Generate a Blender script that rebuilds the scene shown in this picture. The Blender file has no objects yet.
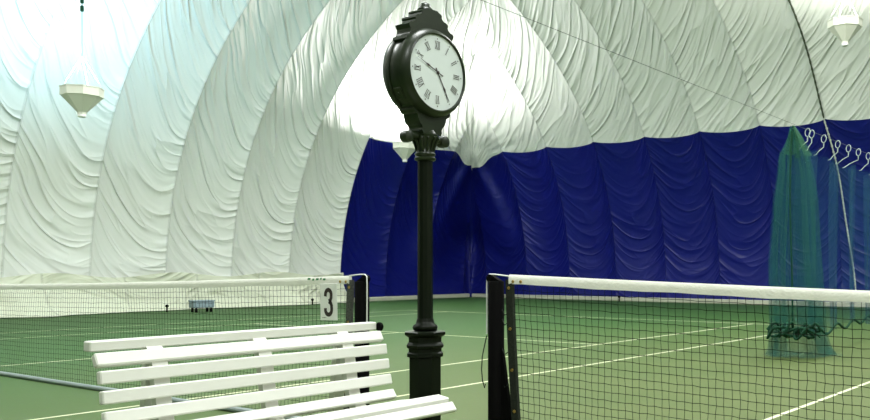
import bpy, math, random
from math import sin, cos, pi, sqrt, acos, atan2, hypot, floor
from mathutils import Vector, Matrix
random.seed(7)
S = bpy.context.scene
COL = S.collection

# ------------------------------------------------------------------ helpers
class MB:
    def __init__(s): s.v = []; s.f = []; s.m = []; s.uv = None
    def add(s, vs, fs, mi=0):
        o = len(s.v); s.v += [tuple(p) for p in vs]
        for f in fs: s.f.append([i + o for i in f]); s.m.append(mi)
    def box(s, c, d, rot=None, mi=0, bev=0.0):
        hx, hy, hz = d[0]/2, d[1]/2, d[2]/2
        if bev <= 0:
            vs = [Vector((x, y, z)) for x in (-hx, hx) for y in (-hy, hy) for z in (-hz, hz)]
            fs = [(0,1,3,2),(4,6,7,5),(0,4,5,1),(2,3,7,6),(0,2,6,4),(1,5,7,3)]
        else:
            b = min(bev, hx*.9, hy*.9, hz*.9); vs = []; idx = {}
            for i, x in enumerate((-1, 1)):
                for j, y in enumerate((-1, 1)):
                    for k, z in enumerate((-1, 1)):
                        for a in range(3):
                            p = [x*(hx-b), y*(hy-b), z*(hz-b)]
                            p[a] = (x*hx, y*hy, z*hz)[a]
                            idx[(i,j,k,a)] = len(vs); vs.append(Vector(p))
            fs = []
            for a in range(3):
                b1, c1 = (a+1) % 3, (a+2) % 3
                for e in (0, 1):
                    q = []
                    for (m, n) in ((0,0),(1,0),(1,1),(0,1)):
                        t = [0,0,0]; t[a] = e; t[b1] = m; t[c1] = n
                        q.append(idx[tuple(t)+(a,)])
                    fs.append(q if e else q[::-1])
                for m in (0, 1):
                    for n in (0, 1):
                        t0 = [0,0,0]; t0[b1] = m; t0[c1] = n; t1 = list(t0); t1[a] = 1
                        q = [idx[tuple(t0)+(b1,)], idx[tuple(t1)+(b1,)], idx[tuple(t1)+(c1,)], idx[tuple(t0)+(c1,)]]
                        fs.append(q if m == n else q[::-1])
            for i in (0,1):
                for j in (0,1):
                    for k in (0,1):
                        q = [idx[(i,j,k,a)] for a in range(3)]
                        fs.append(q if (i+j+k) % 2 else q[::-1])
        if rot is not None: vs = [rot @ p for p in vs]
        c = Vector(c); s.add([p + c for p in vs], fs, mi)
    def tube(s, path, r, n=8, mi=0, closed=False, caps=True):
        P = [Vector(p) for p in path]; N = len(P); rings = []
        up = None
        for i in range(N):
            if closed: t = P[(i+1) % N] - P[i-1]
            else: t = P[min(i+1, N-1)] - P[max(i-1, 0)]
            t.normalize()
            if up is None:
                a = Vector((0,0,1)) if abs(t.z) < .9 else Vector((1,0,0))
                up = (a - t*a.dot(t)).normalized()
            else:
                up = up - t*up.dot(t)
                if up.length < 1e-5: up = t.orthogonal()
                up.normalize()
            w = t.cross(up); rr = r[i] if isinstance(r, (list, tuple)) else r
            rings.append([P[i] + (up*cos(2*pi*k/n) + w*sin(2*pi*k/n))*rr for k in range(n)])
        fs = []
        M = N if closed else N-1
        for i in range(M):
            j = (i+1) % N
            for k in range(n):
                fs.append((i*n+k, i*n+(k+1) % n, j*n+(k+1) % n, j*n+k))
        if caps and not closed:
            fs.append(tuple(range(n))[::-1]); fs.append(tuple((N-1)*n+k for k in range(n)))
        s.add([p for R in rings for p in R], fs, mi)
    def lathe(s, prof, c=(0,0,0), n=32, mi=0, M=None, rot0=0.0):
        vs = []; fs = []
        for (r, z) in prof:
            for k in range(n):
                a = 2*pi*k/n + rot0; vs.append(Vector((r*cos(a), r*sin(a), z)))
        for i in range(len(prof)-1):
            for k in range(n):
                fs.append((i*n+k, i*n+(k+1) % n, (i+1)*n+(k+1) % n, (i+1)*n+k))
        if prof[0][0] > 1e-5: fs.append(tuple(range(n))[::-1])
        if prof[-1][0] > 1e-5: fs.append(tuple((len(prof)-1)*n+k for k in range(n)))
        if M is not None: vs = [M @ p for p in vs]
        c = Vector(c); s.add([p + c for p in vs], fs, mi)
    def prism(s, poly, fn, t0, t1, mi=0):
        """poly 2-D points extruded; fn(a, b, t) -> point"""
        n = len(poly)
        vs = [fn(a, b, t0) for a, b in poly] + [fn(a, b, t1) for a, b in poly]
        fs = [tuple(range(n))[::-1], tuple(range(n, 2*n))]
        for k in range(n): fs.append((k, (k+1) % n, n+(k+1) % n, n+k))
        s.add(vs, fs, mi)
    def build(s, name, mat, parent=None, smooth=40, uv=None, fix=True):
        me = bpy.data.meshes.new(name); me.from_pydata([tuple(p) for p in s.v], [], s.f); me.update()
        for m in (mat if isinstance(mat, (list, tuple)) else [mat]): me.materials.append(m)
        if any(s.m): me.polygons.foreach_set('material_index', s.m)
        if fix:
            import bmesh
            bm = bmesh.new(); bm.from_mesh(me); bmesh.ops.recalc_face_normals(bm, faces=bm.faces); bm.to_mesh(me); bm.free()
        if smooth:
            me.polygons.foreach_set('use_smooth', [True]*len(me.polygons))
            if smooth < 180: me.set_sharp_from_angle(angle=math.radians(smooth))
        if uv:
            l = me.uv_layers.new(name='UVMap'); dat = [0.0]*(2*len(me.loops))
            for lp in me.loops: dat[2*lp.index], dat[2*lp.index+1] = uv[lp.vertex_index]
            l.data.foreach_set('uv', dat)
        o = bpy.data.objects.new(name, me); COL.objects.link(o)
        if parent:
            o.parent = parent
        return o

def rel(o, base):           # shift vertices of a world-space mesh so it sits under an Empty
    o.data.transform(Matrix.Translation(-Vector(base)))
def empty(name, loc, label, cat, group=None):
    o = bpy.data.objects.new(name, None); o.location = loc; o.empty_display_size = .1; COL.objects.link(o)
    o['label'] = label; o['category'] = cat
    if group: o['group'] = group
    return o
def tag(o, label, cat, group=None):
    o['label'] = label; o['category'] = cat
    if group: o['group'] = group
    return o
def struct(o): o['kind'] = 'structure'; return o

# ------------------------------------------------------------------ materials
def mat(name, col, rough=.5, metal=0.0, spec=.5, noise=0.0, nscale=20, bump=0.0, bscale=60, coat=0.0, emit=0.0):
    m = bpy.data.materials.new(name); m.use_nodes = True; nt = m.node_tree; b = nt.nodes['Principled BSDF']
    b.inputs['Base Color'].default_value = (*col, 1); b.inputs['Roughness'].default_value = rough
    b.inputs['Metallic'].default_value = metal; b.inputs['Specular IOR Level'].default_value = spec
    b.inputs['Coat Weight'].default_value = coat
    if emit: b.inputs['Emission Color'].default_value = (*col, 1); b.inputs['Emission Strength'].default_value = emit
    tc = nt.nodes.new('ShaderNodeTexCoord')
    n = nt.nodes.new('ShaderNodeTexNoise'); n.inputs['Scale'].default_value = nscale; n.inputs['Detail'].default_value = 4
    nt.links.new(tc.outputs['Object'], n.inputs['Vector'])
    mx = nt.nodes.new('ShaderNodeMix'); mx.data_type = 'RGBA'
    mx.inputs['A'].default_value = (*[c*(1-noise) for c in col], 1); mx.inputs['B'].default_value = (*[min(1, c*(1+noise)) for c in col], 1)
    nt.links.new(n.outputs['Fac'], mx.inputs['Factor']); nt.links.new(mx.outputs['Result'], b.inputs['Base Color'])
    if bump:
        n2 = nt.nodes.new('ShaderNodeTexNoise'); n2.inputs['Scale'].default_value = bscale
        nt.links.new(tc.outputs['Object'], n2.inputs['Vector'])
        bp = nt.nodes.new('ShaderNodeBump'); bp.inputs['Strength'].default_value = bump; bp.inputs['Distance'].default_value = .01
        nt.links.new(n2.outputs['Fac'], bp.inputs['Height']); nt.links.new(bp.outputs['Normal'], b.inputs['Normal'])
    return m

def membrane(name, col, rough, spec, bump_d, emit=0.0, emcol=None, wrin=1.0):
    """inflated fabric: the wrinkles follow the UVs (u = panel number + position across, v = wrinkle phase along)"""
    m = bpy.data.materials.new(name); m.use_nodes = True; nt = m.node_tree; L = nt.links; b = nt.nodes['Principled BSDF']
    b.inputs['Base Color'].default_value = (*col, 1); b.inputs['Roughness'].default_value = rough; b.inputs['Specular IOR Level'].default_value = spec
    if emit: b.inputs['Emission Color'].default_value = (*(emcol or col), 1); b.inputs['Emission Strength'].default_value = emit
    uv = nt.nodes.new('ShaderNodeUVMap'); uv.uv_map = 'UVMap'
    sp = nt.nodes.new('ShaderNodeSeparateXYZ'); L.new(uv.outputs['UV'], sp.inputs[0])
    fl = nt.nodes.new('ShaderNodeMath'); fl.operation = 'FLOOR'; L.new(sp.outputs['X'], fl.inputs[0])
    fr = nt.nodes.new('ShaderNodeMath'); fr.operation = 'FRACT'; L.new(sp.outputs['X'], fr.inputs[0])
    def math_(op, a, bb):
        n = nt.nodes.new('ShaderNodeMath'); n.operation = op
        for i, q in enumerate((a, bb)):
            if isinstance(q, (int, float)): n.inputs[i].default_value = q
            else: L.new(q, n.inputs[i])
        return n.outputs[0]
    def layer(pv, ps, rough_=.45, det=2):
        c = nt.nodes.new('ShaderNodeCombineXYZ')
        L.new(math_('MULTIPLY', sp.outputs['Y'], pv), c.inputs[0])
        L.new(math_('MULTIPLY', fr.outputs[0], ps), c.inputs[1])
        L.new(math_('MULTIPLY', fl.outputs[0], 5.37), c.inputs[2])
        n = nt.nodes.new('ShaderNodeTexNoise'); n.inputs['Scale'].default_value = 1.0; n.inputs['Detail'].default_value = det; n.inputs['Roughness'].default_value = rough_
        n.inputs['Distortion'].default_value = .15
        L.new(c.outputs[0], n.inputs['Vector']); return n.outputs['Fac']
    a = layer(2.3, .9, .3, 1); a2 = layer(1.0, 1.3, .4, 1); a3 = layer(3.4, 1.6, .3, 1)
    def ridge(n, k):      # thin crisp crease where the noise crosses its middle
        q = math_('MAXIMUM', math_('SUBTRACT', 1.0, math_('MULTIPLY', math_('ABSOLUTE', math_('SUBTRACT', n, .5), 0), k)), 0)
        return math_('MULTIPLY', q, q)
    h = math_('ADD', math_('ADD', math_('MULTIPLY', ridge(a, 7.0), .40), math_('MULTIPLY', ridge(a3, 6.0), .16)), math_('ADD', math_('MULTIPLY', a2, .6), math_('MULTIPLY', a, .25)))
    bp = nt.nodes.new('ShaderNodeBump'); bp.inputs['Strength'].default_value = wrin; bp.inputs['Distance'].default_value = bump_d
    L.new(h, bp.inputs['Height']); L.new(bp.outputs['Normal'], b.inputs['Normal'])
    # welded seam band along both panel edges, a touch paler
    e = math_('ABSOLUTE', math_('SUBTRACT', fr.outputs[0], .5), 0)
    k = math_('GREATER_THAN', e, .484)
    mx = nt.nodes.new('ShaderNodeMix'); mx.data_type = 'RGBA'
    mx.inputs['A'].default_value = (*col, 1); mx.inputs['B'].default_value = (*[min(1, c*.86) for c in col], 1)
    L.new(k, mx.inputs['Factor']); L.new(mx.outputs['Result'], b.inputs['Base Color'])
    return m

M_white = membrane('white_membrane', (.82, .84, .79), .45, .35, .085, emit=.0)
M_blue = membrane('blue_membrane', (.004, .007, .145), .36, .35, .048)
M_green = mat('dark_green_paint', (.010, .017, .006), .34, 0, .38, .25, 12)
M_base = mat('green_black_paint', (.004, .0065, .003), .38, 0, .16, .25, 12)
M_black = mat('black_paint', (.003, .003, .003), .7, 0, .04, .2, 30)
M_bench = mat('white_bench_paint', (.66, .66, .61), .5, 0, .3, .03, 9)
M_tape = mat('white_vinyl', (.84, .83, .76), .6, 0, .3, .08, 14, .3, 60)
M_strand = mat('black_twine', (.012, .016, .012), .8, 0, .2, .1)
M_band = mat('black_webbing', (.018, .022, .016), .8, 0, .2, .7, 70, .4, 150)
M_band2 = mat('flecked_webbing', (.075, .08, .07), .8, 0, .2, 1.0, 75, .4, 150)
M_brass = mat('brass', (.55, .36, .10), .35, .9, .5, .1)
M_cable = mat('white_cable', (.75, .75, .72), .5)
M_dial = mat('dial_white', (.66, .71, .71), .5, 0, .2, .02, 5)
M_ink = mat('black_ink', (.03, .015, .015), .5)
M_lamp = mat('lamp_white', (.78, .78, .68), .45, 0, .4, .03, 6)
M_lampin = mat('lamp_reflector', (.9, .9, .88), .3)
M_rope = mat('green_rope', (.008, .05, .025), .8, 0, .2, .4, 40, .5, 120)
M_chain = mat('pale_rope', (.55, .58, .52), .6, 0, .3, .2, 60)
M_wire = mat('galvanised_wire', (.18, .19, .17), .5, .4)
M_tie = mat('white_tie', (.40, .47, .46), .6)
M_darkrope = mat('dark_rope', (.06, .075, .045), .7, 0, .3, .5, 60)
M_boxblue = mat('blue_grey_plastic', (.26, .34, .38), .5, 0, .4, .1)
M_pipe = mat('grey_pipe', (.30, .35, .36), .4, .2, .5, .1)
M_kerb = mat('kerb_concrete', (.50, .50, .40), .8, 0, .2, .15, 4)
M_skirt = membrane('skirt_fabric', (.70, .72, .58), .55, .3, .08)
M_sign = mat('sign_white', (.88, .88, .85), .5)
M_logo = mat('logo_green', (.03, .22, .07), .6)
M_linepaint = None

# ------------------------------------------------------------------ floor with court lines
Y0 = 4.113; X1 = -7.092; X3 = -2.581
XL, YB = -21.985, 24.11           # left wall base, back wall base
A_, B_, P_ = 17.9, 10.8, 2.35
XR = XL + 2*A_; YF = Y0 - (YB - Y0)
def floor_mat():
    m = bpy.data.materials.new('court_surface'); m.use_nodes = True; nt = m.node_tree; L = nt.links; b = nt.nodes['Principled BSDF']
    tc = nt.nodes.new('ShaderNodeTexCoord')
    n1 = nt.nodes.new('ShaderNodeTexNoise'); n1.inputs['Scale'].default_value = .9; n1.inputs['Detail'].default_value = 6
    n2 = nt.nodes.new('ShaderNodeTexNoise'); n2.inputs['Scale'].default_value = 40; n2.inputs['Detail'].default_value = 3
    for n in (n1, n2): L.new(tc.outputs['Object'], n.inputs['Vector'])
    r = nt.nodes.new('ShaderNodeValToRGB')
    r.color_ramp.elements[0].position = .35; r.color_ramp.elements[0].color = (.100, .137, .040, 1)
    r.color_ramp.elements[1].position = .7; r.color_ramp.elements[1].color = (.120, .153, .048, 1)
    L.new(n1.outputs['Fac'], r.inputs[0])
    # light difference painted into the colour: yellower in the middle, greener towards the edges
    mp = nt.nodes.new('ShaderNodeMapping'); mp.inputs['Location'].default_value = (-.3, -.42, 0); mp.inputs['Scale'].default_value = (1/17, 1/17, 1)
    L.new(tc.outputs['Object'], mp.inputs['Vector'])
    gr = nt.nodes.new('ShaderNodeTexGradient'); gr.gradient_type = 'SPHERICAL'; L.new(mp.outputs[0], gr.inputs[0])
    light_mix = nt.nodes.new('ShaderNodeMix'); light_mix.data_type = 'RGBA'; light_mix.inputs['A'].default_value = (.046, .118, .028, 1); L.new(r.outputs[0], light_mix.inputs['B'])
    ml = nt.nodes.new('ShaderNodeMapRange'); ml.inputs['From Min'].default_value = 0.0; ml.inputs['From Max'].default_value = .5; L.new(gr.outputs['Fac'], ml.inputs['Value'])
    L.new(ml.outputs['Result'], light_mix.inputs['Factor'])
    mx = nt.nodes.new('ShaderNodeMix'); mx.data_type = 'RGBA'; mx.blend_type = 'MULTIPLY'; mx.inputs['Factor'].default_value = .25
    L.new(light_mix.outputs['Result'], mx.inputs['A']); L.new(n2.outputs['Color'], mx.inputs['B'])
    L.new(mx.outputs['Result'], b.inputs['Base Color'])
    b.inputs['Roughness'].default_value = .62; b.inputs['Specular IOR Level'].default_value = .25
    bp = nt.nodes.new('ShaderNodeBump'); bp.inputs['Strength'].default_value = .15; bp.inputs['Distance'].default_value = .004
    L.new(n2.outputs['Fac'], bp.inputs['Height']); L.new(bp.outputs['Normal'], b.inputs['Normal'])
    return m
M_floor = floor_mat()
M_line = mat('line_paint', (.66, .67, .45), .6, 0, .3, .12, 8)
fb = MB()
fb.add([(XL-.6, YF-.6, 0), (XR+.6, YF-.6, 0), (XR+.6, YB+2.4, 0), (XL-.6, YB+2.4, 0)], [(0,1,2,3)])
def line(x0, y0, x1, y1, w=.042):
    d = Vector((x1-x0, y1-y0, 0)).normalized(); nrm = Vector((-d.y, d.x, 0))*w/2
    a, b = Vector((x0, y0, .002)), Vector((x1, y1, .002))
    fb.add([a-nrm, b-nrm, b+nrm, a+nrm], [(0,1,2,3)], 1)
def court(xr):     # xr = right doubles sideline
    xl = xr - 10.97
    for x in (xr, xl): line(x, Y0-11.89, x, Y0+11.89)
    for x in (xr-1.37, xl+1.37): line(x, Y0-11.89, x, Y0+11.89)
    for s in (-1, 1):
        line(xl-.025, Y0+s*11.89, xr+.025, Y0+s*11.89, .06)
        line(xl+1.37, Y0+s*6.4, xr-1.37, Y0+s*6.4)
        line(xl+5.485, Y0+s*11.89, xl+5.485, Y0+s*11.74)
    line(xl+5.485, Y0-6.4, xl+5.485, Y0+6.4)
court(X1+1.37); court(X3+10.97)
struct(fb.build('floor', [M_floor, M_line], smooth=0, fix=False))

# ------------------------------------------------------------------ inflated dome
Q = 2/P_
def prof(phi):
    return A_*(1-cos(phi)**Q if phi < pi/2-1e-9 else 1)if False else A_*(1-max(cos(phi), 0)**Q), B_*max(sin(phi), 0)**Q
def phi_of_h(h): return math.asin(min(1, (h/B_)**(1/Q)))
def phi_of_u(u): return acos(max(0, min(1, (1-u/A_)))**(1/Q))
PITCH = 1.88
# arc length table
_arc = [0.0]; _N = 400
for i in range(1, _N+1):
    u0, h0 = prof((i-1)/_N*pi/2); u1, h1 = prof(i/_N*pi/2); _arc.append(_arc[-1]+hypot(u1-u0, h1-h0))
def arclen(phi):
    t = phi/(pi/2)*_N; i = min(int(t), _N-1); return _arc[i]+(_arc[i+1]-_arc[i])*(t-i)
SKEW = .0
def shear(p):
    X, Y, Z = p
    w = max(0, min(1, (Y-8)/14)); return (X, Y+SKEW*(X-XL)*w, Z)
TUFT = Vector((-20.66, 22.79, 5.0)); PIT = Vector((-21.75, 23.9, 2.1))

def wall_columns(lo, hi, seam0, per):
    """positions along a wall between lo and hi, refined per panel, seams included"""
    k0 = floor((lo-seam0)/PITCH); out = []
    k = k0
    while seam0+k*PITCH < hi:
        for i in range(per):
            t = seam0+(k+i/per)*PITCH
            if lo < t < hi: out.append((t, k, i/per))
        k += 1
    s = (lo-seam0)/PITCH; out.insert(0, (lo, floor(s), s-floor(s)))
    s = (hi-seam0)/PITCH; out.append((hi, floor(s), min(s-floor(s), .9999)))
    return out

def side(seam0, lo, hi, dist, place, per, n1, n2, hb, parts):
    """one flank of the dome. dist(t) = distance to the nearer end (hip), place(t,u,h,off) -> xyz.
    parts: dict band -> MB ; band chosen by (lower?, t)"""
    cols = wall_columns(lo, hi, seam0, per)
    # duplicate seam columns so u never wraps inside a face
    full = []
    for i, (t, k, s) in enumerate(cols):
        if s == 0 and i > 0: full.append((t, k-1, .9999, False))
        full.append((t, k, s, True))
    grid = []
    for (t, k, s, first) in full:
        pm = phi_of_u(min(A_, max(dist(t), 0.0)))
        pb = min(phi_of_h(hb(t, s)), pm)
        rows = [pb*j/n1 for j in range(n1+1)] + [pb+(pm-pb)*j/n2 for j in range(1, n2+1)]
        col = []
        for ph in rows:
            u, h = prof(ph); du = 1e-3
            ua, ha = prof(max(ph-du, 0)); ub, hbb = prof(min(ph+du, pi/2)); T = Vector((ub-ua, hbb-ha))
            if T.length < 1e-9: T = Vector((0, 1))
            T.normalize()
            arc = arclen(ph)
            fade = min(1, (arclen(pm)-arc)/1.2)*min(1, .25+arc/2.0)
            blg = .17*(1-(2*s-1)**2)**.8*max(fade, 0)
            n_u, n_h = -T.y, T.x
            p = Vector(place(t, u+n_u*blg, h+n_h*blg))
            # gathered folds radiating from the corner tufts
            inward = Vector((.7071, -.7071, -.1)); p0 = p.copy()
            if (p0-TUFT).length < 5.5 or (p0-PIT).length < 3:
                for C0, amp, nn, R in ((TUFT, .07, 24, 3.4), (PIT, .07, 14, 2.4)):
                    dd = p0-C0; r = dd.length
                    if r < R:
                        ang = atan2(dd.z, (dd.x+dd.y)*.8)
                        p += inward*amp*(1-r/R)**1.2*min(1, r/.9)*(.5+.5*sin(nn*ang+1.7*sin(3*ang)))
                p += inward*.30*max(0, 1-(p0-TUFT).length/.7)**2
                q_ = ((p0.x-TUFT.x)+(p0.y-TUFT.y))*.7; dz_ = TUFT.z-p0.z
                if dz_ > 0:
                    an = abs(atan2(q_, dz_+.15)); rr_ = hypot(q_, dz_)
                    p += inward*(.30*math.exp(-((an-.40)/.15)**2)-.15*math.exp(-(an/.16)**2))*min(1, rr_/.8)*max(0, min(1, (4.8-rr_)/1.5))
                p -= inward*.55*max(0, 1-(p0-PIT).length/1.0)**1.5
            onside = place in (left_place, right_place)
            wig = .10*sin(2.1*arc+k*2.3)*(2*s-1)
            low = .88+.25*max(0, min(1, (arc-3)/4))
            soft = .03+.10/(1+arc*.5)
            bend = sqrt((s-low)**2+soft)-sqrt(soft)
            if onside:
                cc = .9+.55*min(arc, 3.2)+.03*max(0, arc-3.2); ph1 = ph2 = arc-cc*bend+wig
            else:
                c1 = .9+.15*arc; ph1 = arc-c1*(s-.45)**2*2.2+wig
                c2 = 1.6+.16*max(0, min(arc, 10)-5.0); ph2 = arc-c2*s**1.15+wig*.6
            uu = k+.0001+s*.9998
            col.append((shear(p), (uu, ph1), (uu, ph2)))
        grid.append(col)
    n = n1+n2
    for ci in range(len(full)-1):
        t = (full[ci][0]+full[ci+1][0])/2
        if full[ci+1][0]-full[ci][0] < 1e-7: continue
        for j in range(n):
            b = parts(j < n1, t)
            q = [grid[ci][j], grid[ci+1][j], grid[ci+1][j+1], grid[ci][j+1]]
            key = b.__dict__.setdefault('key', {})
            ids = []
            for (c, r, g) in ((ci, j, q[0]), (ci+1, j, q[1]), (ci+1, j+1, q[2]), (ci, j+1, q[3])):
                kk = (id(parts), round(full[c][0], 5), full[c][1], r, round(g[0][0], 4), round(g[0][1], 4))
                if kk not in key:
                    key[kk] = len(b.v); b.v.append(g[0]); b.uvs.append(g[1] if j < n1 else g[2])
                ids.append(key[kk])
            ids2 = []
            for i_ in ids:
                if not ids2 or all(i_ != z for z in ids2): ids2.append(i_)
            if len(ids2) >= 3: b.f.append(ids2); b.m.append(b.pick(j < n1, t))

class Shell(MB):
    def __init__(s, pick): super().__init__(); s.uvs = []; s.pick = pick
def left_place(t, u, h): return (XL+u, t, h)
def right_place(t, u, h): return (XR-u, t, h)
def back_place(t, u, h): return (t, YB-u, h)
def front_place(t, u, h): return (t, YF+u, h)
LS0, BS0 = 18.13, -8.02
def hb_left(t, s):
    b = 5.05-.10*(1-(2*s-1)**2)
    d = YB-t
    return b-.30*math.exp(-((d-1.3)/.45)**2) - .0*d
def hb_back(t, s):
    b = 5.08-.16*(1-(2*s-1)**2)**.8
    d = t-XL
    return b-.30*math.exp(-((d-1.3)/.45)**2)-.10*math.exp(-d/3.0)
wl = Shell(lambda low, t: 1 if t > LS0 else 0)
wb = Shell(lambda low, t: 1); wr = Shell(lambda low, t: 0); wf = Shell(lambda low, t: 1); ce = Shell(lambda low, t: 0)
dY = lambda t: min(YB-t, t-YF)
dX = lambda t: min(t-XL, XR-t)
def p_left(low, t): return wl if low else ce
def p_right(low, t): return wr if low else ce
def p_back(low, t): return wb if low else ce
def p_front(low, t): return wf if low else ce
side(LS0, YF+.001, YB-.001, dY, left_place, 14, 34, 70, hb_left, p_left)
side(BS0, XL+.001, XR-.001, dX, back_place, 14, 34, 70, hb_back, p_back)
side(LS0, YF+.001, YB-.001, dY, right_place, 6, 16, 30, lambda t, s: 5.0, p_right)
side(BS0, XL+.001, XR-.001, dX, front_place, 6, 16, 30, lambda t, s: 5.0, p_front)
for b, nm in ((wl, 'wall_left'), (wb, 'wall_back'), (wr, 'wall_right'), (wf, 'wall_front'), (ce, 'ceiling')):
    struct(b.build(nm, [M_white, M_blue], smooth=180, uv=b.uvs, fix=False))

# kerb at the foot of the back wall, and the loose skirt lying at the foot of the left wall
kb = MB(); kb.box(((XL+XR)/2, YB-.12, .07), (XR-XL-.5, .16, .14), bev=.02)
struct(kb.build('baseboard_back', M_kerb))
kb = MB(); kb.box((XL+.10, (LS0+YB)/2-.1, .07), (.16, YB-LS0-.2, .14), bev=.02)
struct(kb.build('baseboard_left', M_kerb))
sk = MB(); uvs = []
ny, nz = 260, 16
y0s, y1s = -4.0, LS0+.05
for i in range(ny+1):
    y = y0s+(y1s-y0s)*i/ny
    lobe = .75*math.exp(-((y-9.2)/.55)**2)+.10*sin(y*1.3)+.08*sin(y*3.1+1)
    for j in range(nz+1):
        t = j/nz
        x = XL+.10+(.42+lobe)*(1-t)**2.2+.05*sin(9*t+y*2.3)*(1-t)*t*3+.03*sin(y*7+t*5)*t*(1-t)*3
        z = .02+.90*t**1.35+.06*sin(y*2.1)*t
        sk.v.append((x+.10*t*(1-t), y, z)); uvs.append((floor(y/1.9)+min(.999, (y/1.9) % 1), z*1.6+.5*sin(y*1.7)+x*1.2))
for i in range(ny):
    for j in range(nz):
        a = i*(nz+1)+j; sk.f.append((a, a+nz+1, a+nz+2, a+1)); sk.m.append(0)
struct(sk.build('trim_1', M_skirt, smooth=180, uv=uvs, fix=False))

# ------------------------------------------------------------------ street clock
CK = (-3.94, 3.91, 0)
ck = empty('street_clock', CK, 'dark green double-faced street clock on a tall fluted post between the two nets', 'clock')
oct_ = pi/8
b = MB(); b.lathe([(.17, 0), (.17, .05), (.155, .07), (.15, .10), (.12, .13), (.115, .16)], n=8, rot0=oct_); b.build('plinth', M_base, ck, 30)
b = MB(); b.lathe([(.103, .16), (.103, .585)], n=8, rot0=oct_)
b.lathe([(.103, .575), (.118, .580), (.118, .60), (.106, .61)], n=8, rot0=oct_)
b.lathe([(.106, .60), (.108, .63), (.118, .635), (.122, .65), (.112, .665), (.106, .67)], n=8, rot0=oct_)
b.lathe([(.106, .66), (.108, .70), (.128, .712), (.133, .718), (.133, .732), (.10, .738)], n=8, rot0=oct_)
b.build('pedestal', M_base, ck, 30)
b = MB(); b.lathe([(.058, .735), (.072, .742), (.078, .757), (.074, .772), (.058, .782), (.054, .80), (.050, .815)], n=32); b.build('collar', M_base, ck, 50)
b = MB(); n = 48; prof_ = []
vs = []; fs = []
for z in (.80, .83, 1.0, 1.2, 1.4, 1.6, 1.78, 1.80):
    fl = .0035 if .82 < z < 1.79 else 0
    for k in range(n):
        a = 2*pi*k/n; r = .0495-(z-.8)*.0015-fl*(.5-.5*cos(12*a)); vs.append((r*cos(a), r*sin(a), z))
for i in range(7):
    for k in range(n): fs.append((i*n+k, i*n+(k+1) % n, (i+1)*n+(k+1) % n, (i+1)*n+k))
b.add(vs, fs); b.build('pole', M_base, ck, 60)
# capital: rings, bell
b = MB(); b.lathe([(.052, 1.795), (.064, 1.80), (.067, 1.812), (.056, 1.822), (.063, 1.832), (.064, 1.842), (.053, 1.85), (.055, 1.88), (.066, 1.915), (.082, 1.94), (.084, 1.955), (.07, 1.965), (.06, 1.99)], n=32)
for k in range(12):
    a = 2*pi*k/12
    b.tube([(r*cos(a), r*sin(a), z) for r, z in ((.055, 1.855), (.060, 1.885), (.074, 1.92), (.088, 1.938), (.092, 1.93))], [.007, .008, .009, .008, .004], 6)
b.build('capital', M_green, ck, 60)
# ladder-rest arm with scroll ends (lies in the plane of the dial, along Y)
for s in (-1, 1):
    b = MB(); b.tube([(0, s*.04, 1.945), (0, s*.09, 1.945), (0, s*.13, 1.943), (0, s*.16, 1.938)], [.032, .029, .028, .029], 12)
    b.lathe([(0, -.032), (.022, -.032), (.036, -.026), (.038, 0), (.036, .026), (.022, .032), (0, .032)], c=(0, s*.155, 1.932), n=20, M=Matrix.Rotation(pi/2, 3, 'Y'))
    b.build('scroll_arm', M_green, ck, 50)
# saddle under the drum: flared scroll profile in the YZ plane
half = [(.075, 1.955), (.085, 1.975), (.082, 1.99), (.088, 2.005), (.105, 2.02), (.118, 2.045), (.125, 2.07), (.145, 2.078), (.158, 2.095), (.152, 2.112), (.16, 2.13), (.175, 2.15)]
poly = half + [(0, 2.20)] + [(-y, z) for y, z in half[::-1]]
b = MB(); b.prism(poly, lambda y, z, t: (t, y, z), -.062, .062); b.build('saddle', M_green, ck, 25)
# drum + bezels + dials
ZC = 2.335; RD = .262; HT = .108
MX = Matrix.Rotation(pi/2, 3, 'Y')     # lathe axis z -> x
b = MB(); b.lathe([(.20, -HT+.03), (RD-.012, -HT+.03), (RD, -.06), (RD, .06), (RD-.012, HT-.03), (.20, HT-.03)], c=(0, 0, ZC), n=64, M=MX)
b.build('drum', M_green, ck, 35)
b = MB()
a = 215*pi/180
R_ = Matrix.Rotation(a, 3, 'X')
b.box(R_ @ Vector((0, RD+.001, 0))+Vector((0, 0, ZC)), (.06, .010, .075), R_, bev=.004)
b.box(R_ @ Vector((0, RD+.007, 0))+Vector((0, 0, ZC)), (.012, .008, .02), R_, bev=.003)
b.build('service_hatch', M_green, ck, 30)
def strokes(b, segs, x, o, ex, ey, th):
    """flat strokes: segs of (x0,y0,x1,y1,w) in local units, o origin (y,z), ex, ey axes in (y,z)"""
    for (x0, y0, x1, y1, w) in segs:
        p0 = Vector((o[0]+ex[0]*x0+ey[0]*y0, o[1]+ex[1]*x0+ey[1]*y0)); p1 = Vector((o[0]+ex[0]*x1+ey[0]*y1, o[1]+ex[1]*x1+ey[1]*y1))
        d = (p1-p0).normalized(); nn = Vector((-d.y, d.x))*w/2
        b.add([(x, *(p0-nn)), (x, *(p1-nn)), (x, *(p1+nn)), (x, *(p0+nn))], [(0,1,2,3)])
NUM = ['XII', 'I', 'II', 'III', 'IIII', 'V', 'VI', 'VII', 'VIII', 'IX', 'X', 'XI']
WID = {'I': .011, 'V': .022, 'X': .024}
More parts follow.
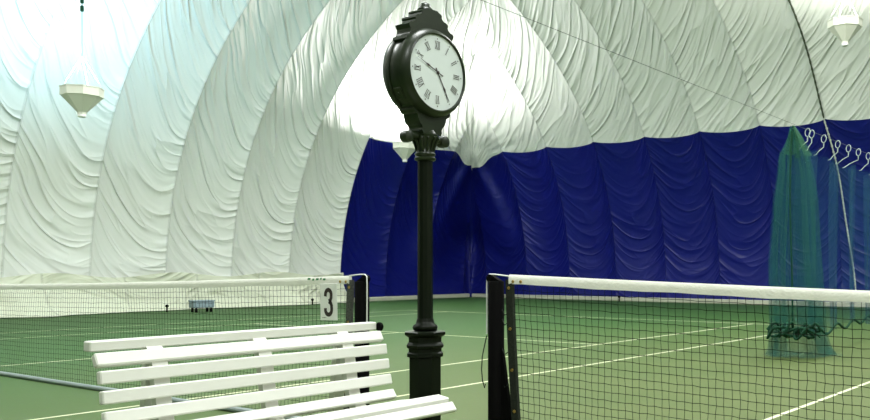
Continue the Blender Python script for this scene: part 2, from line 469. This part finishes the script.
for sx in (1, -1):
    b = MB()
    pr_ = [(.232, HT-.02), (.232, HT+.004), (.238, HT+.009), (.247, HT+.004), (.264, HT-.016), (.273, HT-.042), (.274, HT-.058), (.262, HT-.066)]
    b.lathe(pr_, c=(0, 0, ZC), n=64, M=Matrix.Scale(sx, 3, (1, 0, 0)) @ MX)
    bz = b.build('bezel', M_green, ck, 50)
    b = MB(); b.lathe([(0, HT-.004), (.12, HT-.004), (.2325, HT-.006), (.2325, HT-.02)], c=(0, 0, ZC), n=64, M=Matrix.Scale(sx, 3, (1, 0, 0)) @ MX)
    dl = b.build('dial', M_dial, ck, 30)
    xx = sx*(HT-.002)
    for i, s_ in enumerate(NUM):
        b = MB()
        ang = i*pi/6
        ey = (sin(ang)*sx, cos(ang)); ex = (cos(ang)*sx, -sin(ang))     # outward, clockwise
        o = (ey[0]*.168, ZC+ey[1]*.168)
        H_ = .024; tot = sum(WID[c] for c in s_); x = -tot/2; segs = []
        for c in s_:
            w = WID[c]; m_ = x+w/2
            if c == 'I': segs += [(m_, -H_, m_, H_, .0042)]
            if c == 'V': segs += [(m_-.008, H_, m_, -H_, .0042), (m_+.008, H_, m_, -H_, .0028)]
            if c == 'X': segs += [(m_-.009, H_, m_+.009, -H_, .0042), (m_+.009, H_, m_-.009, -H_, .0028)]
            x += w
        segs += [(-tot/2, H_, tot/2, H_, .0020), (-tot/2, -H_, tot/2, -H_, .0020)]
        strokes(b, segs, xx, o, ex, ey, 0)
        strokes(b, [(-.0035, .040, .0035, .040, .007)], xx, o, ex, ey, 0)
        b.build('numeral', M_ink, dl, 0, fix=False)
    def hand(name, ang, L_, tail, spade, w, xo):
        w *= .8
        ey = (sin(ang)*sx, cos(ang)); ex = (cos(ang)*sx, -sin(ang)); b = MB(); x = sx*(HT+xo)
        pts = [(-w*.8, -tail), (-w*.5, 0), (-w*.6, spade-.03), (-w*1.5, spade-.012), (-w*1.0, spade), (-w*.35, spade+.012), (0, L_), (w*.35, spade+.012), (w*1.0, spade), (w*1.5, spade-.012), (w*.6, spade-.03), (w*.5, 0), (w*.8, -tail)]
        b.prism(pts, lambda p, q, t: (t, ex[0]*p+ey[0]*q, ZC+ex[1]*p+ey[1]*q), x, x+sx*.002)
        b.lathe([(.009, 0), (.009, .004), (.004, .006)], c=(x, 0, ZC), n=16, M=Matrix.Scale(sx, 3, (1, 0, 0)) @ MX)
        b.build(name, M_ink, dl, 30)
    hand('hour_hand', math.radians(149), .188, .03, .125, .0065, .000)
    hand('minute_hand', math.radians(291.5), .192, .045, .10, .0058, .003)
# crest on top of the drum
half = [(.205, 2.50), (.216, 2.512), (.212, 2.528), (.192, 2.538), (.182, 2.555), (.180, 2.580), (.190, 2.592), (.192, 2.606), (.180, 2.616), (.160, 2.620), (.142, 2.632), (.136, 2.645), (.141, 2.655), (.138, 2.666), (.124, 2.673), (.104, 2.677), (.088, 2.688), (.083, 2.699), (.086, 2.708), (.078, 2.718), (.060, 2.724), (.046, 2.732)]
poly = half + [(-y, z) for y, z in half[::-1]] + [(-.12, 2.545), (-.06, 2.57), (0, 2.58), (.06, 2.57), (.12, 2.545)]
b = MB(); b.prism(poly, lambda y, z, t: (t, y, z), -.06, .06)
b.build('crest', M_green, ck, 35)
inner = [(max(y-.022, .01), z-.006) for y, z in half]
b = MB(); b.lathe([(.045, 2.728), (.05, 2.738), (.040, 2.75), (.036, 2.762), (.028, 2.775), (.014, 2.783), (0, 2.785)], n=24); b.build('finial', M_green, ck, 50)

# ------------------------------------------------------------------ bench
BX, BY = -3.37, 2.504
bn = empty('park_bench', (BX, BY, 0), 'white slatted park bench with curved backrest standing before the left tennis net', 'bench')
L2 = .746
def slat(name, x0, z0, x1, z1, th, dy=0):
    """front/top face from (x0,z0) to (x1,z1), thickness th away from the sitter"""
    d = Vector((x1-x0, z1-z0)); ln = d.length; d.normalize(); nn = Vector((d.y, -d.x))    # pointing back/down
    if nn.x > 0 and abs(d.y) > abs(d.x): nn = -nn
    if abs(d.x) >= abs(d.y) and nn.y > 0: nn = -nn
    c = Vector((x0, z0))+d*ln/2+nn*th/2
    ang = atan2(d.y, d.x)
    b = MB(); b.box((c.x-BX, dy, c.y), (ln+.005, 2*L2, th), Matrix.Rotation(-ang, 3, 'Y'), bev=.005); return b.build(name, M_bench, bn, 30)
slat('back_slat', -3.640, .835, -3.640, .797, .055)
BS = [(-3.606, .792, -3.581, .748), (-3.560, .722, -3.553, .674), (-3.541, .644, -3.536, .596), (-3.526, .564, -3.515, .517), (-3.507, .487, -3.480, .449)]
for q in BS: slat('back_slat', *q, .034)
SS = [(-3.452, .432, -3.390, .440), (-3.366, .444, -3.296, .458), (-3.272, .463, -3.202, .477), (-3.178, .484, -3.104, .473), (-3.078, .456, -3.048, .418)]
for q in SS: slat('seat_slat', *q, .026)
def ribbon(pts, w):   # offsets a centreline into a closed polygon
    a = []; c = []
    for i, p in enumerate(pts):
        p = Vector(p); t = (Vector(pts[min(i+1, len(pts)-1)])-Vector(pts[max(i-1, 0)])).normalized(); nn = Vector((-t.y, t.x))*w/2
        a.append(p+nn); c.append(p-nn)
    return [tuple(p) for p in a+c[::-1]]
back_c = [(-3.672, .805), (-3.638, .775), (-3.612, .735), (-3.600, .69), (-3.588, .62), (-3.575, .55), (-3.556, .48), (-3.530, .43), (-3.49, .405), (-3.42, .402), (-3.33, .418), (-3.23, .438), (-3.15, .445), (-3.10, .425), (-3.082, .40)]
for y, rear in ((-.485, True), (.022, False), (.510, True)):
    b = MB(); b.prism(ribbon(back_c, .036), lambda x, z, t: (x-BX, t, z), y-.034, y+.034); b.build('frame_rail', M_bench, bn, 40)
    if rear:
        b = MB(); b.prism([(-3.668, .76), (-3.638, .76), (-3.66, .40), (-3.74, 0), (-3.79, 0), (-3.705, .40)], lambda x, z, t: (x-BX, t, z), y-.034, y+.028); b.build('rear_leg', M_bench, bn, 30)
        b = MB(); b.prism([(-3.20, .425), (-3.075, .405), (-3.105, .34), (-3.115, .22), (-3.08, .06), (-3.05, .03), (-3.05, 0), (-3.13, 0), (-3.155, .1), (-3.165, .25), (-3.19, .36)], lambda x, z, t: (x-BX, t, z), y-.045, y+.075); b.build('front_leg', M_black, bn, 30)
        b = MB(); b.box((-3.42-BX, y, .20), (.56, .03, .05), bev=.006); b.build('stretcher', M_bench, bn, 30)
b = MB(); b.lathe([(0, 0), (.021, .0), (.025, .007), (.023, .018), (.013, .026), (0, .028)], c=(-3.628-BX, L2-.002, .812), n=16, M=Matrix.Rotation(-pi/2, 3, 'X')); b.build('end_cap', M_black, bn, 40)

# ------------------------------------------------------------------ tennis nets
CELL = .0455
def net(name, label, xin, xout, zc, zp, band_mat, sgn, th=.0032):
    """xin: X of the side band near the clock, xout: far end; sgn=+1 net runs to +X"""
    mid = xin+sgn*(6.4); base = (xin, Y0, 0)
    root = empty(name, base, label, 'net')
    top = lambda x: zc+(zp-zc)*min(1.2, (abs(x-mid)/6.4))**1.5
    W = abs(xout-xin); nx = int(W/CELL)
    b = MB()
    rng = random.Random(3)
    TB = .058
    nr = 22
    wob = [[(rng.uniform(-.003, .003), rng.uniform(-.003, .003)) for j in range(nr+1)] for i in range(nx+1)]
    def node(i, j):
        x = sgn*(i*CELL+.012); X = xin+x; t = j/nr
        z = (top(X)-TB+.01)*(1-t)+.02*t
        zz = (top(X)-TB+.01)-(j*CELL) if j < nr else .02
        yy = .012*sin(i*.21+j*.1)*sin(pi*t)+.02*sin(i*.043)*sin(pi*t)
        lean = sgn*.055*t*max(0, 1-i/14)
        dx, dz = wob[i][j]
        return Vector((x+dx+lean, yy, max(.015, zz+dz)))
    N = [[node(i, j) for j in range(nr+1)] for i in range(nx+1)]
    h = th/2
    def strand(P, axis):
        vs = []; fs = []
        for p in P:
            if axis == 'v': vs += [p+Vector((-h, -h*.6, 0)), p+Vector((h, -h*.6, 0)), p+Vector((0, h, 0))]
            else: vs += [p+Vector((0, -h*.6, -h)), p+Vector((0, -h*.6, h)), p+Vector((0, h, 0))]
        for i in range(len(P)-1):
            for k in range(3): fs.append((i*3+k, i*3+(k+1) % 3, i*3+3+(k+1) % 3, i*3+3+k))
        b.add(vs, fs)
    for i in range(nx+1): strand(N[i], 'v')
    for j in range(nr+1): strand([N[i][j] for i in range(nx+1)], 'h')
    b.build('netting', M_strand, root, 0, fix=False)
    # headband folded over the cable
    b = MB(); n = 120; vs = []; fs = []
    sec = [(-.012, -TB), (-.013, -.03), (-.010, -.008), (-.004, 0), (.004, 0), (.010, -.008), (.013, -.03), (.012, -TB)]
    for i in range(n+1):
        x = sgn*W*i/n; X = xin+x; rw = .0015*sin(i*1.9)+.002*sin(i*.7)
        for (y, z) in sec: vs.append((x, y+rw*.4, top(X)+z+(rw if z < -.04 else 0)))
    k = len(sec)
    for i in range(n):
        for j in range(k): fs.append((i*k+j, i*k+(j+1) % k, (i+1)*k+(j+1) % k, (i+1)*k+j))
    fs += [tuple(range(k)), tuple(n*k+j for j in range(k))]
    b.add(vs, fs); hbnd = b.build('headband', M_tape, root, 50)
    # grommets
    for dx, dz in ((.035, -.042), (.095, -.040)):
        b = MB(); b.lathe([(.004, 0), (.004, .003), (.009, .004), (.0105, 0)], c=(sgn*dx, -.013, top(xin+sgn*dx)+dz), n=14, M=Matrix.Rotation(pi/2, 3, 'X')); b.build('grommet', M_brass, hbnd, 40)
    # side band at the near edge with lacing eyelets
    b = MB(); pts = []
    for t in range(13):
        q = t/12; z = (top(xin)-.03)*(1-q)+.02*q; pts.append((sgn*(.0+.064*q**1.3), z))
    poly = [(x-.026, z) for x, z in pts]+[(x+.026, z) for x, z in pts[::-1]]
    b.prism(poly, lambda x, z, t: (x, t, z), -.012, .012); sb = b.build('side_band', band_mat, root, 30)
    for q in (.05, .29, .53, .77):
        z = (top(xin)-.03)*(1-q)+.02*q; x = sgn*(.0+.064*q**1.3)
        b = MB(); b.lathe([(.004, 0), (.004, .003), (.009, .004), (.0105, 0)], c=(x, -.0125, z), n=14, M=Matrix.Rotation(pi/2, 3, 'X')); b.build('eyelet', M_brass, sb, 40)
    return root, top, base
RPX, LPX = -3.535, -4.757
rn, rtop, rbase = net('tennis_net', 'black mesh tennis net with white headband stretching right from the clock', -3.425, 9.3, .95, 1.089, M_band, 1)
ln_, ltop, lbase = net('tennis_net', 'black mesh tennis net behind the white bench, running to the left', -4.875, -17.6, .945, 1.073, M_band2, -1, .0024)
# lacing from the side band to the post, and the loose loop of cord outside the right post
b = MB()
for z in (.86, .80, .62, .42):
    b = MB(); b.tube([(-.004, -.004, z), (-.03, -.012, z-.02), (-.058, -.004, z+.015)], .003, 6); b.build('lacing', M_strand, rn, 60)
# faint green maker's mark printed on the left headband
b = MB()
for i, (dx, dw, dz) in enumerate(((0, .018, 0), (.022, .012, .004), (.040, .020, 0), (.066, .014, -.003), (.088, .022, .002))):
    x = -5.13-dx*1.9-lbase[0]; z = ltop(-5.2)-.018+dz
    b.add([(x, -.0145, z-.007), (x-dw*1.5, -.0145, z-.007), (x-dw*1.5+.006, -.0145, z+.007), (x+.006, -.0145, z+.007)], [(0,1,2,3)])
b.build('printed_mark', M_logo, ln_, 0, fix=False)

def post(label, x, sgn, h=1.048, brace=True):
    root = empty('net_post', (x, Y0, 0), label, 'post', 'net posts')
    b = MB(); b.lathe([(.05, 0), (.05, h-.006), (.046, h), (0, h)], n=28); b.build('pole', M_black, root, 40)
    b = MB(); b.lathe([(.11, 0), (.11, .012), (.06, .016), (.055, .04), (.05, .04)], n=28); b.build('ground_collar', M_black, root, 40)
    b = MB(); b.prism([(-sgn*.055, h-.004), (-sgn*.055, h+.030), (-sgn*.045, h+.040), (-sgn*.030, h+.038), (sgn*.035, h+.004), (sgn*.035, h-.004)], lambda p, q, t: (p, t, q), -.016, .016)
    b.lathe([(.006, -.022), (.024, -.022), (.024, -.012), (.018, -.006), (.018, .006), (.024, .012), (.024, .022), (.006, .022)], c=(-sgn*.038, 0, h+.018), n=20, M=Matrix.Rotation(pi/2, 3, 'X'))
    b.build('pulley', M_black, root, 40)
    if brace:
        b = MB(); b.prism([(sgn*.045, .64), (sgn*.05, .66), (sgn*.058, .62), (sgn*.132, .17), (sgn*.138, .0), (sgn*.045, .0)], lambda p, q, t: (p, t, q), -.012, .012); b.build('brace_plate', M_black, root, 30)
    return root
pr_r = post('black steel net post right of the clock, holding the right net', RPX, 1)
pr_l = post('black steel net post behind the bench end, holding the left net', LPX, -1, h=1.035)

# the headline cable runs over each pulley and down the outer side of its post
def cable(root, xpost, xband, ztop, sgn, endz):
    ox = -sgn*.062
    pts = [(xband-xpost-sgn*.002, ztop-.006), (0, ztop+.004), (ox+sgn*.02, ztop+.004), (ox, ztop-.008), (ox-sgn*.003, ztop-.06), (ox-sgn*.002, endz)]
    b = MB(); b.tube([(x, -.012, z) for x, z in pts], .0048, 8); b.build('headline_cable', M_cable, root, 60)
cable(pr_r, RPX, -3.425, 1.085, 1, .72); cable(pr_l, LPX, -4.875, 1.078, -1, .72)
b = MB(); x0 = -.058
b.tube([(x0, -.02, .71), (x0-.012, -.024, .66), (x0-.028, -.03, .58), (x0-.034, -.03, .50), (x0-.028, -.028, .43), (x0-.012, -.026, .385), (x0-.008, -.024, .41)], .0035, 6)
b.build('cord_loop', M_strand, pr_r, 60)

# steel tube lying along the foot of the left net
b = MB(); b.tube([(X, Y0-.05, .022+.001*sin(X*3)) for X in [-5.0-i*.6 for i in range(21)]], .022, 12)
o = b.build('steel_tube', M_pipe, None, 60); tag(o, 'long grey steel tube lying on the court along the foot of the left net', 'tube')

# ------------------------------------------------------------------ court number sign
SC = Vector((-5.072, Y0-.030, .885))
sg = empty('court_number_sign', SC, 'white court number plate reading 3 hanging on the left net', 'sign')
rt = Matrix.Rotation(math.radians(-1.5), 3, 'Y')
b = MB(); b.box((0, 0, 0), (.182, .004, .262), rt, bev=.0015); b.build('plate', M_sign, sg, 30)
b = MB()
cl = []
for i in range(15):
    a = math.radians(165-i*(165+75)/14); cl.append((.031*cos(a)+.0, .045+.038*sin(a)*1.0 if sin(a) > 0 else .045+.034*sin(a)))
for i in range(16):
    a = math.radians(75-i*(75+165)/15); cl.append((.033*cos(a), -.040+.046*sin(a) if sin(a) < 0 else -.040+.034*sin(a)))
top_ = [(-.033, .040)]+[(.031*cos(math.radians(180-i*15)), .052+.034*sin(math.radians(180-i*15))) for i in range(13)]+[(.030, .030), (.022, .012), (.004, .004)]
bot_ = [(.004, .004), (.024, -.006), (.033, -.026), (.034, -.052)]+[(.0335*cos(math.radians(-i*15)), -.056+.034*sin(math.radians(-i*15))) for i in range(1, 13)]+[(-.034, -.044)]
for cl in (top_, bot_):
    pl = ribbon(cl, .030)
    n = len(cl)
    vs = [rt @ Vector((x, -.0032, z)) for x, z in pl]
    fs = [(i, i+1, 2*n-2-i, 2*n-1-i) for i in range(n-1)]
    b.add(vs, fs)
b.build('numeral', M_ink, sg, 0, fix=False)
b = MB()
for i in range(5):
    x = -.070+i*.009; vs = [rt @ Vector((x+dx, -.0032, -.115+dz)) for dx, dz in ((0, 0), (.006, .001*(i % 2)), (.006, .005+.002*(i % 3)), (0, .005))]; b.add(vs, [(0,1,2,3)])
b.build('fine_print', M_ink, sg, 0, fix=False)
b = MB()
for s in (-1, 1):
    b = MB(); b.tube([(s*.06, .004, .118), (s*.06, .012, .128), (s*.06, .022, .130), (s*.06, .026, .118)], .0025, 6); b.build('hook', M_cable, sg, 50)

# ------------------------------------------------------------------ hanging uplights
def surf_z(X, Y):
    u = min(X-XL, XR-X, YB-Y, Y-YF); return prof(phi_of_u(max(u, 0)))[1]
def uplight(loc, label, coupler, R=.375):
    x, y, z = loc
    root = empty('pendant_uplight', loc, label, 'lamp', 'hanging uplights')
    zt = surf_z(x, y)-z
    b = MB(); b.lathe([(0, -.34), (.075, -.34), (.085, -.30), (R*.96, .0), (R*.92, .0), (.08, -.27), (.0, -.27)], n=8, rot0=pi/8); b.build('bowl', M_lamp, root, 25)
    b = MB(); b.lathe([(R*.96, -.004), (R, .005), (R, .17), (R*.97, .17), (R*.94, .012)], n=8, rot0=pi/8)
    b.lathe([(R*.97, .155), (R*1.03, .158), (R*1.03, .178), (R*.95, .178)], n=8, rot0=pi/8); b.build('rim', M_lamp, root, 25)
    b = MB(); b.lathe([(.075, -.338), (.075, -.385), (.055, -.40), (0, -.402)], n=20); b.build('bottom_cap', M_lampin, root, 40)
    zj = .78
    for k in range(4):
        a = pi/4+k*pi/2; b = MB(); b.tube([(R*.97*cos(a), R*.97*sin(a), .17), (.012*cos(a), .012*sin(a), zj)], .004, 6); b.build('hanger_wire', M_cable, root, 60)
    b = MB(); b.tube([(0, 0, zj-.01), (0, 0, zt-.02)], .011, 8); b.lathe([(.012, zj-.03), (.02, zj), (.012, zj+.04)], n=12); b.build('cord', M_pipe, root, 60)
    if coupler:
        b = MB()
        for dz in (0, .16): b.lathe([(.02, coupler+dz), (.032, coupler+dz+.01), (.032, coupler+dz+.11), (.02, coupler+dz+.12)], n=12)
        b.build('connector', M_rope, root, 40)
    b = MB(); b.lathe([(.03, -.22), (.055, -.12), (.06, -.02), (.03, .06), (0, .07)], n=16); b.build('bulb', M_bulb, root, 60)
    return root
M_bulb = mat('bulb_glow', (1, 1, .97), .4, emit=6.0)
LA = (-17.75, 8.425, 4.42); LB = (-20.1, 19.1, 4.77)   # behind the clock
LB = (-19.9, 18.88, 4.73); LC_ = (-6.247, 18.995, 6.39)
uplight(LA, 'white conical uplight at upper left with a green connector on its cord', 1.65)
uplight(LB, 'white conical uplight half hidden behind the clock post', 0)
uplight(LC_, 'white conical uplight in the top right corner above the divider net', 0)

# ------------------------------------------------------------------ divider net, its wire and ties
DX = -4.15
def sheer(name, col, alpha, stripe):
    m = bpy.data.materials.new(name); m.use_nodes = True; nt = m.node_tree; L = nt.links; b = nt.nodes['Principled BSDF']
    b.inputs['Base Color'].default_value = (*col, 1); b.inputs['Roughness'].default_value = .7
    uv = nt.nodes.new('ShaderNodeUVMap'); uv.uv_map = 'UVMap'
    mp = nt.nodes.new('ShaderNodeMapping'); mp.inputs['Scale'].default_value = (stripe, .5, 1); L.new(uv.outputs[0], mp.inputs[0])
    n = nt.nodes.new('ShaderNodeTexNoise'); n.inputs['Scale'].default_value = 1; n.inputs['Detail'].default_value = 4; L.new(mp.outputs[0], n.inputs['Vector'])
    mr = nt.nodes.new('ShaderNodeMapRange'); mr.inputs['From Min'].default_value = .3; mr.inputs['From Max'].default_value = .75
    mr.inputs['To Min'].default_value = alpha*.45; mr.inputs['To Max'].default_value = min(1, alpha*1.7); L.new(n.outputs['Fac'], mr.inputs['Value'])
    L.new(mr.outputs['Result'], b.inputs['Alpha']); return m
M_sheer = sheer('sheer_green_net', (.003, .12, .10), .16, 9)
M_sheer2 = sheer('sheer_teal_net', (.002, .08, .16), .20, 5)
M_tuft = sheer('green_net_gather', (.015, .13, .04), .42, 14)
dn = empty('divider_net', (DX, 10.6, 0), 'sheer green court divider net gathered into a bundle and hung on white ties', 'net')
def wire_z(y): return 2.97-.0135*(y-9)**1 if y > 4 else 3.03
# gathered bundle
def bundle(name, rad, cx, cy, z0, z1, nz, material, pleats, amp, ph):
    b = MB(); uvs = []; n = pleats*6
    for j in range(nz+1):
        t = j/nz; z = z0+(z1-z0)*t; r = rad(z)
        for k in range(n+1):
            a = 2*pi*k/n; rr = r*(1+amp*sin(pleats*a+ph+.5*sin(z*2+ph))+.10*sin(2*a+z*1.3))
            b.v.append((cx(z)+rr*cos(a), cy(z)+rr*sin(a)*1.2, z)); uvs.append((k/n*2.2, z))
    for j in range(nz):
        for k in range(n):
            a = j*(n+1)+k; b.f.append((a, a+1, a+n+2, a+n+1)); b.m.append(0)
    return b.build(name, material, dn, 180, uv=uvs, fix=False)
def lerp(tab):
    def f(z):
        for (z0, v0), (z1, v1) in zip(tab, tab[1:]):
            if z <= z1: return v0+(v1-v0)*max(0, (z-z0)/(z1-z0))
        return tab[-1][1]
    return f
cxz = lerp([(0, .06), (.3, .02), (1.2, .0), (2.3, .02), (2.95, -.02)])
cyz = lerp([(0, .1), (3, 0)])
bundle('gathered_net', lerp([(0, .35), (.10, .30), (.35, .27), (1.2, .26), (2.0, .23), (2.55, .17), (2.75, .07), (2.93, .02)]), cxz, cyz, .01, 2.93, 40, M_sheer, 15, .22, 0)
bundle('gathered_net', lerp([(.25, .18), (1.2, .15), (2.3, .10), (2.90, .02)]), cxz, cyz, .25, 2.90, 30, M_sheer, 11, .25, 2)
bundle('gathered_net', lerp([(0, .36), (.12, .30), (.5, .25)]), cxz, cyz, .012, .5, 10, M_sheer, 13, .2, 4)
# bunched top
b = MB(); uvs = []
rng = random.Random(5)
for k in range(9):
    ang = -.30+k*.115; ln = rng.uniform(.22, .42)
    for s in range(8):
        t = s/7; w = .008+.035*t
        px = .9*ln*sin(ang)*t; pz = 2.93-ln*t*(.75+.25*t); py = .10*t*cos(k*2.1)
        for q in (-1, 1): b.v.append((px+q*w, py+.03*q*sin(k), pz)); uvs.append((k*.7+q*.1, pz))
    o_ = len(b.v)-16
    for s in range(7): b.f.append((o_+2*s, o_+2*s+1, o_+2*s+3, o_+2*s+2)); b.m.append(0)
b.build('top_tuft', M_tuft, dn, 180, uv=uvs, fix=False)
# spread panel behind the bundle
ties = [11.10, 11.25, 11.72, 12.30, 12.78, 13.25, 13.75, 14.4, 15.1, 15.8, 16.6, 17.4]
b = MB(); uvs = []
ny, nz = 180, 24
def panel_top(y):
    best = min(abs(y-t) for t in ties); return wire_z(y)-.27-.30*min(best, .35)
for i in range(ny+1):
    y = 10.75+(17.4-10.75)*i/ny
    for j in range(nz+1):
        t = j/nz; zt = panel_top(y); zb = .26+.05*sin(y*2.1); z = zb+(zt-zb)*t
        x = .10*sin(y*7.5+.6*sin(z))*(.6+.4*t)+.05*sin(y*17)
        b.v.append((x, y-10.6, z)); uvs.append((y*1.3, z))
for i in range(ny):
    for j in range(nz): a = i*(nz+1)+j; b.f.append((a, a+nz+1, a+nz+2, a+1)); b.m.append(0)
b.build('net_panel', M_sheer2, dn, 180, uv=uvs, fix=False)
rng = random.Random(11)
for i, y in enumerate(ties):
    b = MB(); z = wire_z(y); yy = y-10.6
    b.tube([(.035*cos(a), yy+.01*sin(a), z-.035+.055*sin(a)) for a in [2*pi*k/14 for k in range(14)]], .006, 6, closed=True)
    d = -.10-.05*(i % 3)+(.10 if i in (1, 2) else 0)
    b.tube([(.0, yy, z-.09), (.02*d, yy, z-.15), (d*.6, yy-.02, z-.20), (d, yy-.04, z-.255), (d-.03, yy-.05, z-.26)], [.010, .008, .007, .007, .004], 6)
    b.build('tie', M_tie, dn, 60)
# hem rope: tangle at the bundle and a wavy tail along the panel
b = MB(); pts = []
rng = random.Random(21)
for i in range(150):
    t = i/149; lp = t*34
    pts.append((-.21+.62*t+.08*sin(lp*1.03), -.35+.10*sin(lp*.7)+.1*t, .345+.075*sin(lp)+.03*sin(lp*2.3)))
for i in range(40):
    t = i/39
    pts.append((.38*(1-t)-.02*t, -.25+3.6*t, .30+.055*sin(t*21+1)*(1-.3*t)+.02))
b.tube(pts, .017, 7)
pts = [(-.20+.58*i/80+.07*cos(i*.55), -.30+.05*sin(i*.4), .32+.06*sin(i*.43+1)) for i in range(81)]
b.tube(pts, .015, 7)
b.build('hem_rope', M_rope, dn, 60)
b = MB(); b.tube([(.02+.02*sin(z*2), -.10-.05*sin(z*1.3), z) for z in [.35+.1*i for i in range(26)]], .012, 6); b.build('gather_cord', M_rope, dn, 60)
# puddle of netting on the floor
b = MB(); uvs = []
n = 40
for r_ in (0.05, .25, .38, .47):
    for k in range(n+1):
        a = 2*pi*k/n; rr = r_*(1+.12*sin(5*a)+.08*sin(9*a)); b.v.append((.08+rr*cos(a)*.92, .1+rr*sin(a)*1.1, .012+.03*(1-r_)*(.5+.5*sin(7*a+r_*9)))); uvs.append((k/n*3, r_))
for j in range(3):
    for k in range(n): a = j*(n+1)+k; b.f.append((a, a+1, a+n+2, a+n+1)); b.m.append(0)
b.build('net_puddle', M_sheer, dn, 180, uv=uvs, fix=False)
# the wire it hangs on
b = MB(); b.tube([(DX, y, wire_z(y)) for y in (-14.5, -8, -2, 2, 4, 4.5, 6, 8, 10, 12, 14, 16, 18, 20, 22.8)], .0022, 6)
o = b.build('support_wire', M_wire, None, 60); tag(o, 'thin taut overhead wire carrying the green divider net', 'wire')

# ------------------------------------------------------------------ rope down the seam of the back wall
def wall_back_y(z): return YB-prof(phi_of_h(z))[0]
def seam_rope():
    pts = []
    for i in range(121):
        z = .35+(9.4-.35)*i/120; pts.append((-8.02+.02*sin(z*2)+.40*max(0, 5-z)/4.6, wall_back_y(z)-.05, z))
    root = empty('seam_rope', (-8.02, wall_back_y(.35)-.05, .35), 'long rope running down a seam of the back wall, dark above and pale below', 'rope')
    B0 = root.location
    up = [Vector(p)-B0 for p in pts if p[2] >= 5.05]; lo = [Vector(p)-B0 for p in pts if p[2] <= 5.12]
    b = MB(); b.tube(up, [.028 if i % 2 else .018 for i in range(len(up))], 6); q = b.build('upper_rope', M_darkrope, root, 60); q['label'] = 'dark flecked rope on the white membrane'
    b = MB()
    for i in range(0, len(lo)-1): b.tube([lo[i], lo[i]*.5+lo[i+1]*.5, lo[i+1]], [.018, .034 if i % 2 else .022, .018], 6)
    q = b.build('lower_rope', M_chain, root, 60); q['label'] = 'pale knotted rope on the blue wall'
seam_rope()

# ------------------------------------------------------------------ crate and stakes at the left wall
cr = empty('storage_crate', (-20.3, 12.47, 0), 'small blue grey crate on feet at the foot of the left wall', 'crate')
ay = Matrix.Rotation(math.radians(80), 3, 'Z')
b = MB(); b.box((0, 0, .19), (.50, .34, .16), ay, bev=.02)
for k in range(5): b.box(ay @ Vector((-.22+k*.11, 0, .19)), (.02, .375, .15), ay, bev=.004)
b.build('body', M_boxblue, cr, 30)
b = MB(); b.box((0, 0, .28), (.53, .37, .03), ay, bev=.01); b.build('lid', M_boxblue, cr, 30)
for sx in (-1, 1):
    for sy in (-1, 1):
        b = MB(); p = ay @ Vector((sx*.18, sy*.12, 0)); b.lathe([(.025, 0), (.03, .02), (.03, .07), (.02, .11)], c=p, n=12); b.build('foot', M_black, cr, 40)
for (x, y, lb) in ((-20.95, 11.95, 'dark little stake at the left wall foot beside the blue grey crate'), (-21.35, 16.6, 'dark little stake at the left wall foot near the court number sign'), (-15.2, 23.75, 'dark little stake at the foot of the blue back wall')):
    r0 = empty('anchor_stake', (x, y, 0), lb, 'stake', 'anchor stakes')
    b = MB(); b.lathe([(.02, 0), (.02, .13), (0, .13)], n=8); b.build('shaft', M_black, r0, 30)
    b = MB(); b.lathe([(.02, .12), (.04, .13), (.04, .17), (.025, .19), (0, .19)], n=10); b.build('head', M_black, r0, 30)

# ------------------------------------------------------------------ lights
def area(loc, rot, size, power, col, shape='DISK', spread=180):  # used for the hanging uplights and for the added fill lights
    l = bpy.data.lights.new('lamp', 'AREA'); l.shape = shape; l.size = size; l.energy = power*1.38; l.color = col; l.spread = math.radians(spread)
    o = bpy.data.objects.new('lamp_or_fill_light', l); o.location = loc; o.rotation_euler = rot; COL.objects.link(o); return o
def up(loc, power, col=(1, .98, .93), tilt=(0, 0)):
    area((loc[0], loc[1], loc[2]+.26), (pi+tilt[0], tilt[1], 0), .5, power, col, spread=170)
up(LA, 150, (.50, .80, 1), (-.35, -.40)); up(LB, 330, (1, 1, .97)); up(LC_, 80, (1, 1, .92))
# the other uplights of the hall, outside the photograph
for (x, y, z, p) in ((-17.7, -1.5, 4.4, 230), (9.0, 12, 5.0, 150), (9.0, 0, 5.0, 200), (-4.1, -9, 5.5, 200)):
    up((x, y, z), p, (1, 1, .94))
area((-9, 14.5, 6.6), (pi-.6, 0, 0), .5, 75, (1, 1, .97))  # added fill to brighten the upper back wall; no fixture here
area((-1, 14.5, 6.6), (pi-.6, 0, 0), .5, 65, (1, 1, .97))  # second added fill for the back wall, further right
# added unseen fill overhead to raise floor and walls; no fixtures hang there
for (x, y, p) in ((-12.5, 3, 520), (-12.5, 12, 520), (3.5, 3, 430), (3.5, 12, 520), (-4.1, 14, 620), (-4.1, 5, 480), (0, -3, 480)):
    area((x, y, 9.3), (0, 0, 0), 3.0, p, (.97, 1, .99))

w = bpy.data.worlds.new('World'); S.world = w; w.use_nodes = True
w.node_tree.nodes['Background'].inputs[0].default_value = (.004, .005, .02, 1); w.node_tree.nodes['Background'].inputs[1].default_value = .3

# ------------------------------------------------------------------ camera
F, YH, HC, TH, CX = 872.3553, 266.1971, 1.1398, .593, 598.5919
cam = bpy.data.cameras.new('camera'); co = bpy.data.objects.new('camera', cam); COL.objects.link(co)
co.location = (0, 0, HC); co.rotation_euler = (pi/2, 0, TH)
cam.sensor_fit = 'HORIZONTAL'; cam.sensor_width = 36; cam.lens = F*36/870
cam.shift_x = -(CX-435)/870; cam.shift_y = (YH-210)/870
cam.clip_start = .05; cam.clip_end = 200
S.camera = co
S.view_settings.view_transform = 'Standard'; S.view_settings.look = 'None'; S.view_settings.exposure = 0
S.cycles.use_denoising = True
S.cycles.max_bounces = 10; S.cycles.diffuse_bounces = 6; S.cycles.transparent_max_bounces = 24
